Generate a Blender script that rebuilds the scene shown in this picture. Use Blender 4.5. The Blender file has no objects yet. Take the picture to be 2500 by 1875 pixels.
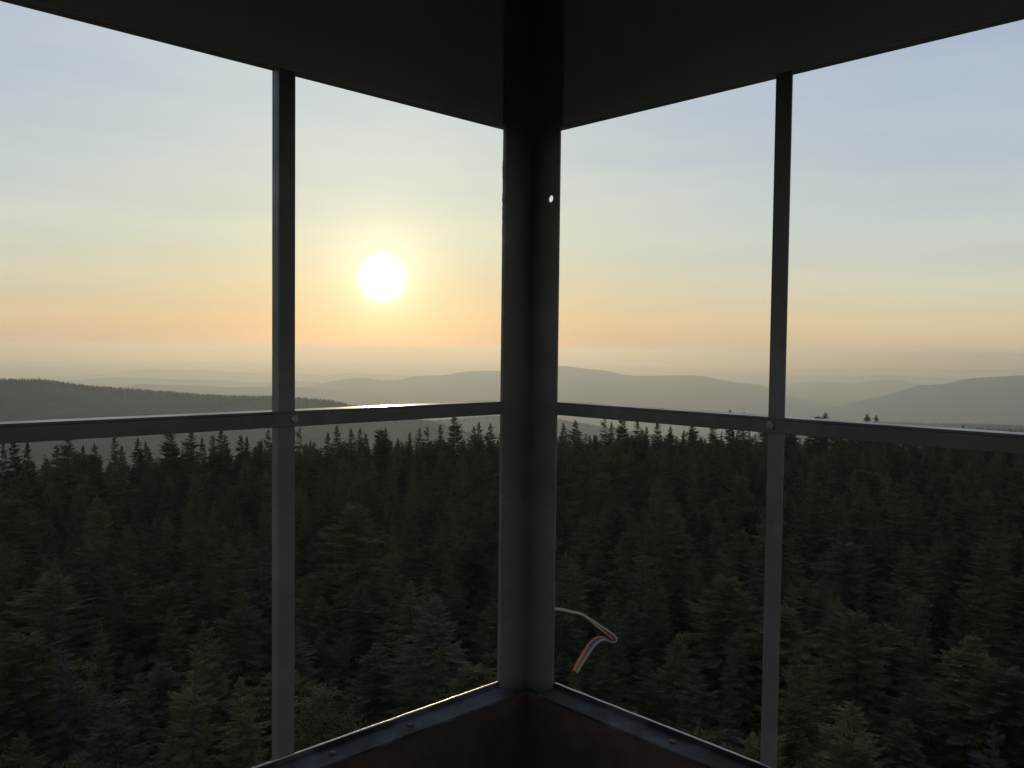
import bpy, bmesh, math, random
import numpy as np
from mathutils import Matrix, Vector, noise

sc = bpy.context.scene
R = math.radians
EYE = 21.5                      # eye height above the summit ground
CAMP = Vector((0.0, 0.0, EYE))

# ------------------------------------------------------------------ camera
F_PX, PITCH, ROLL = 2095.9, -0.03862, -0.0114
PW, PH = 2500, 1875
cam = bpy.data.cameras.new('camera')
cam_o = bpy.data.objects.new('camera', cam)
sc.collection.objects.link(cam_o)
sc.camera = cam_o
cam.sensor_width = 36.0
cam.lens = F_PX / PW * 36.0
cam.clip_start = 0.02
cam.clip_end = 120000
_fw = Vector((0, math.cos(PITCH), math.sin(PITCH)))
_up = Vector((0, -math.sin(PITCH), math.cos(PITCH)))
_rt = Vector((1, 0, 0))
_cx = _rt * math.cos(ROLL) - _up * math.sin(ROLL)
_cy = _rt * math.sin(ROLL) + _up * math.cos(ROLL)
cam_o.matrix_world = Matrix.Translation(CAMP) @ Matrix((_cx, _cy, -_fw)).transposed().to_4x4()


def az_el(x, y):
    """photo pixel (2500 x 1875) -> azimuth, elevation in radians"""
    u = (x - PW / 2) / F_PX
    v = -(y - PH / 2) / F_PX
    d = _cx * u + _cy * v + _fw
    return math.atan2(d.x, d.y), math.atan2(d.z, math.hypot(d.x, d.y))


# ------------------------------------------------------------------ light
SUN_AZ, SUN_EL = R(-8.59), R(4.64)
SUN_DIR = Vector((math.sin(SUN_AZ) * math.cos(SUN_EL), math.cos(SUN_AZ) * math.cos(SUN_EL), math.sin(SUN_EL)))


def lin(r, g, b):
    f = lambda c: c / 12.92 if c <= 0.04045 else ((c + 0.055) / 1.055) ** 2.4
    return (f(r / 255), f(g / 255), f(b / 255), 1.0)


world = bpy.data.worlds.new('World')
sc.world = world
world.use_nodes = True
nt = world.node_tree
nt.nodes.clear()
N = nt.nodes.new
L = nt.links.new


def wmath(op, a, b=None, c=None, clamp=False):
    n = N('ShaderNodeMath')
    n.operation = op
    n.use_clamp = clamp
    for i, v in enumerate((a, b, c)):
        if v is None:
            continue
        if isinstance(v, (int, float)):
            n.inputs[i].default_value = v
        else:
            L(v, n.inputs[i])
    return n.outputs[0]


def wdot(a, vec):
    n = N('ShaderNodeVectorMath')
    n.operation = 'DOT_PRODUCT'
    L(a, n.inputs[0])
    n.inputs[1].default_value = vec
    return n.outputs['Value']


def wramp(fac, stops):
    n = N('ShaderNodeValToRGB')
    L(fac, n.inputs[0])
    cr = n.color_ramp
    cr.interpolation = 'LINEAR'
    while len(cr.elements) < len(stops):
        cr.elements.new(0.5)
    for e, (p, c) in zip(cr.elements, stops):
        e.position = p
        e.color = c
    return n.outputs[0]


def wmix(fac, a, b, mode='MIX'):
    n = N('ShaderNodeMix')
    n.data_type = 'RGBA'
    n.blend_type = mode
    n.clamp_factor = False
    for sock, v in ((n.inputs[0], fac), (n.inputs[6], a), (n.inputs[7], b)):
        if isinstance(v, (int, float)):
            sock.default_value = v
        elif isinstance(v, tuple):
            sock.default_value = v
        else:
            L(v, sock)
    return n.outputs[2]


sky = N('ShaderNodeTexSky')
sky.sky_type = 'NISHITA'
sky.sun_disc = False
sky.sun_elevation = SUN_EL
sky.sun_rotation = SUN_AZ
sky.altitude = 900
sky.air_density = 1.0
sky.dust_density = 1.0
sky.ozone_density = 1.5
bg_sky = N('ShaderNodeBackground')
L(sky.outputs[0], bg_sky.inputs[0])
bg_sky.inputs[1].default_value = 0.05

tc = N('ShaderNodeTexCoord')
DIR = tc.outputs['Generated']
sep = N('ShaderNodeSeparateXYZ')
L(DIR, sep.inputs[0])
zc = sep.outputs[2]
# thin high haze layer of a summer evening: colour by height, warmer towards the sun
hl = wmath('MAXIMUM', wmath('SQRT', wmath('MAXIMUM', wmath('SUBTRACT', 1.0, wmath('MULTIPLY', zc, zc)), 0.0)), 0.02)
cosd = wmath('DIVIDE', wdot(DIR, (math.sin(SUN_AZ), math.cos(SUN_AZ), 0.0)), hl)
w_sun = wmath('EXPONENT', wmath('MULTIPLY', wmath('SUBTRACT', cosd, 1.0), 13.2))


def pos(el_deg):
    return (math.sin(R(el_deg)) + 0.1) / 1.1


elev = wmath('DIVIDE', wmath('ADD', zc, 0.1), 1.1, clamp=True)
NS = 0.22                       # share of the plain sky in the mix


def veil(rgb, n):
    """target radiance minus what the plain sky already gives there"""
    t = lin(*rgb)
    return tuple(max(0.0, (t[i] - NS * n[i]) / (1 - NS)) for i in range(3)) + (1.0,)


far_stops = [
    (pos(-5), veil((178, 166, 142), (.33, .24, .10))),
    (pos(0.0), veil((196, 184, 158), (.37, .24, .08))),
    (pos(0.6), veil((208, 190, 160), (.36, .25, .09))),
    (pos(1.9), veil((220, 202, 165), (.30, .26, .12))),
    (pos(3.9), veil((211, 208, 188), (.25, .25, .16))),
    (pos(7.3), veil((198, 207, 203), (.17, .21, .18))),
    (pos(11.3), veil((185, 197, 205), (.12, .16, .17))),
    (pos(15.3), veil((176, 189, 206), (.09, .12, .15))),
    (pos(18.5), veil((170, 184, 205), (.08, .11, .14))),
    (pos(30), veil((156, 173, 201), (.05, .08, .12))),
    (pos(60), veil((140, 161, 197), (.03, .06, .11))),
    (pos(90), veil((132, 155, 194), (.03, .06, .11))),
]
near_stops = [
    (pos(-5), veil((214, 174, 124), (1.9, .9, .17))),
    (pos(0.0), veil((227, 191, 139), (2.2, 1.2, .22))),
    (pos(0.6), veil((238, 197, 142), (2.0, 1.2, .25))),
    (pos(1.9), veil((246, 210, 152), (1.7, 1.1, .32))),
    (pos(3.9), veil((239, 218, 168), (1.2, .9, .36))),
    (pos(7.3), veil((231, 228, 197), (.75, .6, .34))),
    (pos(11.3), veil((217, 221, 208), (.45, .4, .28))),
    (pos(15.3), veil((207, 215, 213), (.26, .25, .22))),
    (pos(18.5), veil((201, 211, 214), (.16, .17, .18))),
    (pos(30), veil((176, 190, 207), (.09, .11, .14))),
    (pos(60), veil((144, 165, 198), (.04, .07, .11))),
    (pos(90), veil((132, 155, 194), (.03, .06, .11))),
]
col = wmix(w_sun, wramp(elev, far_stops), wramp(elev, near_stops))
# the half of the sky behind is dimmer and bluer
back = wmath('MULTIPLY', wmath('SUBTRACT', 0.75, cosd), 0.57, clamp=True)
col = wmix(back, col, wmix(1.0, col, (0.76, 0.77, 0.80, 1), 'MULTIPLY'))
# faint stretched cirrus
mp = N('ShaderNodeMapping')
L(DIR, mp.inputs[0])
mp.inputs['Rotation'].default_value = (0, R(4), 0)
mp.inputs['Scale'].default_value = (2.2, 2.2, 17.0)
nz = N('ShaderNodeTexNoise')
L(mp.outputs[0], nz.inputs['Vector'])
nz.inputs['Scale'].default_value = 1.6
nz.inputs['Detail'].default_value = 5
nz.inputs['Roughness'].default_value = 0.55
cir = wmath('MULTIPLY_ADD', nz.outputs[0], 0.26, 0.87)
cc = N('ShaderNodeCombineColor')
L(cir, cc.inputs[0])
L(wmath('MULTIPLY_ADD', nz.outputs[0], 0.17, 0.915), cc.inputs[1])
L(wmath('MULTIPLY_ADD', nz.outputs[0], 0.07, 0.965), cc.inputs[2])
col = wmix(1.0, col, cc.outputs[0], 'MULTIPLY')
# the aureole of the sun in the haze and its blown-out disc
th = wmath('MULTIPLY', wmath('SQRT', wmath('MAXIMUM', wmath('MULTIPLY', wmath('SUBTRACT', 1.0, wdot(DIR, SUN_DIR)), 2.0), 0.0)), 180 / math.pi)
glow = wmath('MULTIPLY', wmath('EXPONENT', wmath('MULTIPLY', th, -1 / 2.0)), 0.92)
glow2 = wmath('MULTIPLY', wmath('EXPONENT', wmath('MULTIPLY', th, -1 / 5.0)), 0.10)
col = wmix(glow, col, (1.0, 0.92, 0.66, 1), 'ADD')
col = wmix(glow2, col, (1.0, 0.86, 0.45, 1), 'ADD')
disc = wmath('SUBTRACT', 1.0, wmath('DIVIDE', wmath('SUBTRACT', th, 0.75), 1.3), clamp=True)
col = wmix(wmath('MULTIPLY', disc, disc), col, (2.2, 2.1, 1.9, 1), 'ADD')
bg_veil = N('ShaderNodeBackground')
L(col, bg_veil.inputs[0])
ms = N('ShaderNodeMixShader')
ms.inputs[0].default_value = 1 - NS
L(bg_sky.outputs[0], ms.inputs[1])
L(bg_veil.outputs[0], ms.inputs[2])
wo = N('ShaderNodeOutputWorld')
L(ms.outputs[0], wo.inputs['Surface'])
world.cycles.sampling_method = 'MANUAL'
world.cycles.sample_map_resolution = 1024

sun = bpy.data.lights.new('sun', 'SUN')
sun.energy = 1.45
sun.color = (1.0, 0.80, 0.53)
sun.angle = R(0.5)
sun_o = bpy.data.objects.new('sun', sun)
sc.collection.objects.link(sun_o)
sun_o.rotation_euler = (-SUN_DIR).to_track_quat('-Z', 'Y').to_euler()
sun_o.location = (0, 0, 60)

vs = sc.view_settings
vs.view_transform = 'Standard'
vs.look = 'None'
vs.exposure = 0.0
vs.gamma = 1.0
vs.use_curve_mapping = False
sc.render.film_transparent = False
sc.cycles.max_bounces = 6
sc.cycles.diffuse_bounces = 4
sc.cycles.volume_bounces = 1
sc.cycles.transparent_max_bounces = 8


# ------------------------------------------------------------------ helpers
def link(o, parent=None):
    sc.collection.objects.link(o)
    if parent is not None:
        o.parent = parent
    return o


def mesh_obj(name, verts, faces, mat, parent=None, smooth=False):
    me = bpy.data.meshes.new(name)
    if isinstance(verts, np.ndarray) and isinstance(faces, np.ndarray):
        nv, nf, k = len(verts), len(faces), faces.shape[1]
        me.vertices.add(nv)
        me.vertices.foreach_set('co', verts.astype(np.float32).ravel())
        me.loops.add(nf * k)
        me.loops.foreach_set('vertex_index', faces.astype(np.int32).ravel())
        me.polygons.add(nf)
        me.polygons.foreach_set('loop_start', np.arange(0, nf * k, k, dtype=np.int32))
        me.update(calc_edges=True)
    else:
        me.from_pydata([tuple(v) for v in verts], [], faces)
    if smooth:
        me.polygons.foreach_set('use_smooth', np.ones(len(me.polygons), dtype=bool))
    me.validate()
    if mat is not None:
        me.materials.append(mat)
    return link(bpy.data.objects.new(name, me), parent)


def bm_obj(name, bm, mat, parent=None, smooth=False):
    me = bpy.data.meshes.new(name)
    bmesh.ops.recalc_face_normals(bm, faces=bm.faces)
    bm.to_mesh(me)
    bm.free()
    if smooth:
        me.polygons.foreach_set('use_smooth', np.ones(len(me.polygons), dtype=bool))
    me.materials.append(mat)
    return link(bpy.data.objects.new(name, me), parent)


def tag(o, label=None, cat=None, group=None, kind=None):
    for k, v in (('label', label), ('category', cat), ('group', group), ('kind', kind)):
        if v:
            o[k] = v
    return o


def empty(name, loc):
    o = bpy.data.objects.new(name, None)
    o.location = loc
    o.empty_display_size = 0.3
    return link(o)


class Nodes:
    def __init__(self, name):
        self.m = bpy.data.materials.new(name)
        self.m.use_nodes = True
        self.t = self.m.node_tree
        self.b = self.t.nodes['Principled BSDF']
        self.out = self.t.nodes['Material Output']

    def n(self, typ, **kw):
        n = self.t.nodes.new(typ)
        for k, v in kw.items():
            setattr(n, k, v)
        return n

    def l(self, a, b):
        self.t.links.new(a, b)

    def noise(self, scale, detail=4, rough=0.55, vec=None, stretch=None):
        n = self.n('ShaderNodeTexNoise')
        n.inputs['Scale'].default_value = scale
        n.inputs['Detail'].default_value = detail
        n.inputs['Roughness'].default_value = rough
        if vec is None:
            vec = self.n('ShaderNodeTexCoord').outputs['Object']
        if stretch:
            m = self.n('ShaderNodeMapping')
            m.inputs['Scale'].default_value = stretch
            self.l(vec, m.inputs[0])
            vec = m.outputs[0]
        self.l(vec, n.inputs['Vector'])
        return n.outputs[0]

    def ramp(self, fac, stops):
        n = self.n('ShaderNodeValToRGB')
        self.l(fac, n.inputs[0])
        e = n.color_ramp.elements
        while len(e) < len(stops):
            e.new(0.5)
        for q, (p, c) in zip(e, stops):
            q.position = p
            q.color = c if len(c) == 4 else tuple(c) + (1,)
        return n.outputs[0]

    def bump(self, h, strength, dist=0.01):
        n = self.n('ShaderNodeBump')
        n.inputs['Strength'].default_value = strength
        n.inputs['Distance'].default_value = dist
        self.l(h, n.inputs['Height'])
        self.l(n.outputs[0], self.b.inputs['Normal'])


def steel(name, base, worn, rust, lo=0.5, rough=0.5, metallic=0.0, scale=9.0, spec=.5):
    k = Nodes(name)
    a = k.noise(scale, 8, 0.65)
    c1 = k.ramp(a, [(lo - 0.08, base), (lo + 0.06, worn)])
    b = k.noise(scale * 2.7, 6, 0.7)
    f = k.ramp(b, [(0.60, (0, 0, 0)), (0.80, (1, 1, 1))])
    mx = k.n('ShaderNodeMix', data_type='RGBA')
    k.l(f, mx.inputs[0])
    k.l(c1, mx.inputs[6])
    mx.inputs[7].default_value = tuple(rust) + (1,)
    k.l(mx.outputs[2], k.b.inputs['Base Color'])
    r = k.ramp(a, [(0.3, (rough + 0.12,) * 3), (0.7, (rough - 0.1,) * 3)])
    k.l(r, k.b.inputs['Roughness'])
    k.b.inputs['Metallic'].default_value = metallic
    k.b.inputs['Specular IOR Level'].default_value = spec
    k.bump(b, 0.25, 0.002)
    return k.m


M_post = steel('dark_painted_steel', (.13, .118, .094), (.165, .15, .12), (.10, .07, .05), lo=.55)
M_bar = steel('grey_painted_steel', (.135, .135, .122), (.17, .17, .157), (.10, .075, .055), lo=.55)
M_rail = steel('worn_rail_steel', (.10, .092, .078), (.135, .126, .11), (.08, .058, .04), lo=.55, rough=.34)
M_sill = steel('weathered_sill_steel', (.078, .079, .078), (.026, .021, .018), (.030, .020, .014), lo=.49, rough=.7, scale=7, spec=.12)
M_panel = steel('rusty_panel_steel', (.050, .032, .023), (.075, .044, .031), (.038, .024, .017), lo=.5, rough=.7, spec=.2)
M_ceil = steel('dark_ceiling_steel', (.46, .435, .35), (.50, .475, .39), (.38, .32, .24), lo=.5, rough=.6, scale=3)
M_bolt = steel('zinc_bolt', (.30, .30, .29), (.22, .22, .21), (.16, .12, .09), lo=.5, rough=.4, metallic=.3, scale=60)
M_edge = steel('bare_steel_edge', (.55, .54, .52), (.45, .44, .42), (.3, .26, .22), lo=.5, rough=.3, metallic=.7, scale=30)
M_floor = steel('floor_steel', (.42, .40, .37), (.48, .46, .43), (.3, .24, .18), rough=.6)
M_rust = steel('rusted_bolt', (.035, .028, .023), (.05, .04, .032), (.03, .02, .015), rough=.7, scale=60)
M_caulk = steel('old_caulk', (.07, .065, .055), (.10, .095, .085), (.06, .05, .04), rough=.7, scale=40)


# ------------------------------------------------------------------ terrain
def ground_z(x, y):
    r = math.hypot(x, y)
    a = math.degrees(math.atan2(x, y))
    t = min(1.0, max(0.0, (a + 31) / 62)) if abs(a) < 75 else 0.5
    rc = 106 + 44 * t
    z = 0.8 * (noise.noise(Vector((x * .02, y * .02, 3.1)))) - 0.004 * r + 0.012 * r * (t - .5) * min(1, r / 100)
    if r > rc:
        q = r - rc
        z -= 0.34 * q * q / (q + 70.0)
    fl = -700 + 22 * noise.noise(Vector((x * .0004, y * .0004, 9.7)))
    if z < fl + 120:
        # soft landing on the valley floor
        s = max(0.0, min(1.0, (fl + 120 - z) / 240))
        z = z + 240 * s * s / 2 if s < 1 else fl + 0.0
    return max(z, fl)


k = Nodes('forest_floor')
g = k.n('ShaderNodeNewGeometry').outputs['Position']
k.l(k.ramp(k.noise(.012, 8, .7, g), [(.35, (.022, .028, .014)), (.65, (.045, .052, .026))]), k.b.inputs['Base Color'])
k.b.inputs['Roughness'].default_value = 1
k.b.inputs['Specular IOR Level'].default_value = 0
M_ground = k.m
k = Nodes('wooded_hillside')
g = k.n('ShaderNodeNewGeometry').outputs['Position']
k.l(k.ramp(k.noise(.02, 10, .75, g), [(.35, (.020, .028, .014)), (.65, (.050, .058, .030))]), k.b.inputs['Base Color'])
k.b.inputs['Roughness'].default_value = 1
k.b.inputs['Specular IOR Level'].default_value = 0
k.bump(k.noise(.06, 6, .7, g), 1.0, 6.0)
M_hill = k.m

NA, rings = 240, []
r = 0.6
while r < 45000:
    rings.append(r)
    r *= 1.085 if r < 4000 else 1.12
rings.append(45500)
V = [(0, 0, ground_z(0, 0))]
for r in rings:
    for i in range(NA):
        a = 2 * math.pi * i / NA
        x, y = r * math.sin(a), r * math.cos(a)
        V.append((x, y, ground_z(x, y)))
Fc = [(0, 1 + (i + 1) % NA, 1 + i) for i in range(NA)]
for j in range(len(rings) - 1):
    b0, b1 = 1 + j * NA, 1 + (j + 1) * NA
    for i in range(NA):
        i2 = (i + 1) % NA
        Fc.append((b0 + i, b0 + i2, b1 + i2, b1 + i))
tag(mesh_obj('ground', V, Fc, M_ground, smooth=True), kind='structure')


class Ridge:
    pass


def ridge(name, px, dist, wn, wf, base, seed, rough_px=0.8, ext=(6, 6), wob=0.05, label=None, spur=0.10):
    """a real wooded ridge: crest height by azimuth, long near and far slopes, spurs"""
    pr = [az_el(x, y) for x, y in px]
    A = np.array([p[0] for p in pr])
    E = np.array([p[1] for p in pr])
    a0, a1 = A[0] - R(ext[0]), A[-1] + R(ext[1])
    n = max(30, int((a1 - a0) / R(0.1)))
    azs = np.linspace(a0, a1, n)
    # smooth interpolation of the crest
    els = np.interp(azs, A, E)
    ker = np.array([1, 2, 3, 2, 1.]) / 9
    els = np.convolve(np.pad(els, 2, mode='edge'), ker, 'valid')
    nu = 13
    us = np.concatenate([-np.linspace(1, 0, nu) ** 1.25, np.linspace(0, 1, 6)[1:]])
    V = []
    rd = Ridge()
    rd.crest = []
    for i, a in enumerate(azs):
        nz1 = noise.noise(Vector((a * 9, seed, 0.0)))
        rc = dist * (1 + wob * nz1)
        e = els[i] + (rough_px * .6 * noise.noise(Vector((a * 160, seed, 5.0))) + rough_px * .5 * noise.noise(Vector((a * 420, seed, 6.0)))) / F_PX
        zc_ = EYE + rc * math.tan(e)
        # ends sink into the valley
        fade = 1.0
        if a < A[0]:
            fade = 1 - (A[0] - a) / R(ext[0]) if ext[0] else 1
        elif a > A[-1]:
            fade = 1 - (a - A[-1]) / R(ext[1]) if ext[1] else 1
        fade = fade * fade * (3 - 2 * fade)
        zc_ = base + (zc_ - base) * fade
        rd.crest.append((a, rc, zc_))
        for u in us:
            rr = rc + (u * wn if u < 0 else u * wf)
            p = 0.5 + 0.5 * math.cos(math.pi * u)
            x, y = rr * math.sin(a), rr * math.cos(a)
            s = 1 - spur * min(1, abs(u) * 3) * (1 - p * .3) * (0.5 + 0.5 * noise.fractal(Vector((x / dist * 14, y / dist * 14, seed)), 1.0, 2.0, 4))
            V.append((x, y, base + (zc_ - base) * p * s))
    m = len(us)
    idx = np.arange(n * m).reshape(n, m)
    q = np.stack([idx[:-1, :-1], idx[1:, :-1], idx[1:, 1:], idx[:-1, 1:]], -1).reshape(-1, 4)
    rd.V = np.array(V)
    rd.n, rd.m = n, m
    rd.o = mesh_obj(name, rd.V, q, M_hill, smooth=True)
    tag(rd.o, kind='structure', label=label)
    return rd


near_hill = ridge('hill', [(-300, 950), (-120, 934), (0, 931), (50, 930), (110, 931), (160, 938), (220, 947), (290, 951), (350, 956), (400, 959), (470, 965),
                  (560, 970), (670, 971), (725, 975), (800, 980), (840, 988), (870, 995), (960, 1012), (1060, 1034), (1150, 1062)],
                  2300, 1250, 900, -330, 1.0, 0.6, (12, 3), 0.03, 'dark wooded hill sloping down to the right behind the left window')
mid_hill = ridge('hill', [(600, 1052), (700, 1044), (800, 1038), (950, 1036), (1100, 1024), (1200, 1015), (1290, 1014), (1365, 1025), (1440, 1038), (1520, 1051), (1620, 1066), (1750, 1090)],
                 3600, 1500, 1200, -720, 2.0, 0.8, (5, 5), 0.03, 'low grey hill just above the treetops below the rail beside the corner post')
right_hill = ridge('hill', [(1900, 1040), (2000, 1034), (2140, 1032), (2200, 1033), (2300, 1035), (2400, 1037), (2500, 1039), (2700, 1045), (2900, 1050)],
                   4200, 1200, 900, -640, 3.0, 0.7, (6, 10), 0.03, 'flat dark wooded hilltop showing just above the right rail')
right_knoll = ridge('hill', [(2200, 1062), (2290, 1054), (2340, 1050), (2420, 1050), (2500, 1053), (2700, 1060)],
                    2300, 800, 600, -480, 3.6, 0.7, (4, 8), 0.03, 'nearest dark knoll above the rail at the right edge')
ridge('mountain', [(640, 962), (690, 953), (730, 946), (765, 941), (790, 934), (830, 928), (870, 922), (900, 923), (930, 928), (965, 929), (985, 925), (1010, 919),
      (1040, 917), (1070, 917), (1100, 914), (1120, 909), (1150, 906), (1190, 905), (1230, 906), (1290, 899), (1340, 893), (1365, 893), (1385, 894), (1420, 899), (1450, 902),
      (1475, 904), (1500, 910), (1530, 916), (1560, 918), (1600, 917), (1690, 916), (1720, 919), (1745, 924), (1770, 929), (1800, 934), (1830, 937), (1850, 938), (1880, 948), (1913, 964), (1950, 975),
      (2000, 991), (2050, 1004), (2100, 1014), (2160, 1026)],
      12000, 4200, 3500, -720, 4.0, 0.7, (4, 4), 0.02, 'long grey mountain ridge in the middle, running behind the corner post')
ridge('mountain', [(2010, 1005), (2065, 990), (2090, 982), (2110, 975), (2150, 967), (2180, 961), (2230, 944), (2250, 940), (2300, 938), (2320, 935), (2345, 927), (2390, 922), (2450, 919),
      (2480, 917), (2520, 917), (2600, 922), (2800, 940)],
      10500, 3600, 3000, -720, 5.0, 0.9, (3, 8), 0.02, 'broad hazy mountain at the right edge above the rail')
ridge('mountain', [(1830, 958), (1870, 946), (1913, 938), (1940, 935), (1970, 933), (2010, 932), (2050, 935), (2090, 937), (2110, 933), (2130, 929), (2160, 928), (2185, 926), (2210, 931), (2240, 938), (2300, 950), (2400, 962)],
      17500, 4500, 3500, -760, 6.0, 0.5, (3, 4), 0.02, 'pale twin-topped mountain between the two darker right-hand mountains')
ridge('mountain', [(150, 962), (250, 953), (300, 945), (340, 937), (380, 939), (430, 940), (560, 945), (670, 943), (725, 945), (800, 950), (900, 962)],
      9800, 2500, 2500, -720, 7.0, 0.5, (5, 5), 0.02, 'low grey-beige ridge just behind the dark left hill')
ridge('mountain', [(60, 940), (150, 932), (200, 927), (270, 921), (310, 922), (400, 925), (550, 928), (610, 934), (670, 933), (725, 930), (750, 930), (790, 936), (900, 950)],
      14500, 2800, 2500, -740, 8.0, 0.5, (7, 5), 0.02, 'second pale ridge behind the dark left hill')
ridge('mountain', [(200, 918), (280, 912), (320, 905), (360, 899), (390, 902), (450, 903), (520, 905), (560, 909), (670, 911), (725, 912), (760, 913), (790, 918), (830, 912), (860, 909), (890, 913), (990, 916), (1100, 925)],
      21000, 3500, 3000, -760, 9.0, 0.4, (6, 6), 0.02, 'faint farthest ridge under the sun')
ridge('mountain', [(1650, 925), (1750, 919), (1840, 917), (1913, 918), (1970, 916), (2010, 917), (2080, 919), (2140, 916), (2200, 916), (2260, 920), (2330, 924), (2500, 930)],
      25000, 3500, 3000, -760, 10.0, 0.4, (6, 6), 0.02, 'faint farthest ridge behind the right mullion')
ridge('mountain', [(-200, 890), (0, 888), (150, 886), (330, 890), (560, 893), (800, 897), (1000, 900), (1230, 904), (1500, 905), (1700, 903), (2000, 900), (2160, 899), (2400, 902), (2700, 905)],
      38000, 4000, 4000, -790, 11.0, 1.2, (8, 8), 0.02, 'hair-thin haze line of land along the whole horizon')

# haze over the whole country, sky outside it
hz = 46500
hb = bmesh.new()
bmesh.ops.create_cube(hb, size=1.0)
HTOP, HBOT = EYE + 60.0, -830.0
for v in hb.verts:
    v.co = Vector((v.co.x * 2 * hz, v.co.y * 2 * hz, HTOP if v.co.z > 0 else HBOT))
k = Nodes('evening_haze')
k.t.nodes.remove(k.b)
pv = k.n('ShaderNodeVolumePrincipled')
pv.inputs['Color'].default_value = (.525, .605, .665, 1)
pv.inputs['Absorption Color'].default_value = (.75, .46, .0, 1)
pv.inputs['Density'].default_value = 1.2e-4
pv.inputs['Anisotropy'].default_value = 0.5
k.l(pv.outputs[0], k.out.inputs['Volume'])
haze = bm_obj('haze', hb, k.m)
tag(haze, kind='stuff')

# ------------------------------------------------------------------ lookout cab
D_CORNER, CAZ, YAW = 1.64, 0.021146, 0.766071
HEAD, RAIL, SILL = EYE + 0.4115, EYE - 0.0938, EYE - 0.6202
C0 = Vector((D_CORNER * math.tan(CAZ), D_CORNER, 0))
DL = Vector((-math.cos(YAW), -math.sin(YAW), 0))
DR = Vector((math.sin(YAW), -math.cos(YAW), 0))
SIDE = 2.13
FLOOR_Z, CEIL_Z = EYE - 1.55, EYE + 0.78
center = C0 + (DL + DR) * (SIDE / 2)
BASE = Vector((center.x, center.y, ground_z(center.x, center.y)))
cab = empty('lookout_tower', BASE)
tag(cab, 'dark steel cab of a lookout tower with open windows around the corner post', 'lookout tower')

corners = [C0, C0 + DR * SIDE, C0 + DR * SIDE + DL * SIDE, C0 + DL * SIDE]


class Wall:
    """t runs along the wall from a corner, w points outward"""

    def __init__(s, a, d):
        s.a, s.d = a, d
        n = Vector((d.y, -d.x, 0))
        if (s.a + d * (SIDE / 2) + n - center).length < (s.a + d * (SIDE / 2) - center).length:
            n = -n
        s.n = n

    def p(s, t, w, z):
        return s.a + s.d * t + s.n * w + Vector((0, 0, z)) - BASE


walls = [Wall(C0, DL), Wall(C0, DR), Wall(corners[2], -DR), Wall(corners[2], -DL)]


def wbox(bm, wl, t0, t1, w0, w1, z0, z1, bev=0.0):
    vs_ = [bm.verts.new(wl.p(t, w, z)) for z in (z0, z1) for w in (w0, w1) for t in (t0, t1)]
    fs = []
    for q in ((0, 1, 3, 2), (4, 6, 7, 5), (0, 4, 5, 1), (2, 3, 7, 6), (0, 2, 6, 4), (1, 5, 7, 3)):
        fs.append(bm.faces.new([vs_[i] for i in q]))
    if bev:
        es = list({e for f in fs for e in f.edges})
        bmesh.ops.bevel(bm, geom=es, offset=bev, segments=2, affect='EDGES', profile=0.5)


def disc(bm, wl, t, z, w, rad, h, seg=14, dome=0.35, inward=True, flat=None):
    """bolt head standing on a face; flat=None: wall face, else a horizontal face at that height"""
    s = -1 if inward else 1
    prof = [(rad, 0.0), (rad, h * .55), (rad * .8, h * .9), (rad * .35, h)]
    ringsv = []
    for rr, hh in prof:
        ring = []
        for i in range(seg):
            a = 2 * math.pi * i / seg
            if flat is None:
                ring.append(bm.verts.new(wl.p(t + rr * math.cos(a), w + s * hh, z + rr * math.sin(a))))
            else:
                ring.append(bm.verts.new(wl.p(t + rr * math.cos(a), w + rr * math.sin(a), flat + hh)))
        ringsv.append(ring)
    for A_, B_ in zip(ringsv[:-1], ringsv[1:]):
        for i in range(seg):
            j = (i + 1) % seg
            bm.faces.new((A_[i], A_[j], B_[j], B_[i]))
    bm.faces.new(ringsv[-1])


def flange_with_hole(bm, wl, t0, t1, w0, w1, z0, z1, ht, hz_, hr):
    """plate in the wall plane with a round bolt hole through it"""
    seg = 20
    a = max(hr * 1.35, .001)
    ta, tb, za, zb = ht - min(a, ht - t0 - .0015), ht + a, hz_ - a, hz_ + a
    wbox(bm, wl, t0, t1, w0, w1, z0, za)
    wbox(bm, wl, t0, t1, w0, w1, zb, z1)
    wbox(bm, wl, t0, ta, w0, w1, za, zb)
    wbox(bm, wl, tb, t1, w0, w1, za, zb)
    for w in (w0, w1):
        pass
    inner, outer = {}, {}
    for w in (w0, w1):
        inner[w], outer[w] = [], []
        for i in range(seg):
            an = 2 * math.pi * (i + .5) / seg
            c, s = math.cos(an), math.sin(an)
            m = max(abs(c), abs(s))
            ox = ht + (c / m) * (tb - ht if c > 0 else ht - ta)
            oz = hz_ + (s / m) * a
            inner[w].append(bm.verts.new(wl.p(ht + hr * c, w, hz_ + hr * s)))
            outer[w].append(bm.verts.new(wl.p(ox, w, oz)))
    for i in range(seg):
        j = (i + 1) % seg
        bm.faces.new((inner[w0][i], inner[w0][j], outer[w0][j], outer[w0][i]))
        bm.faces.new((inner[w1][i], outer[w1][i], outer[w1][j], inner[w1][j]))
        bm.faces.new((inner[w0][i], inner[w1][i], inner[w1][j], inner[w0][j]))


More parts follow.
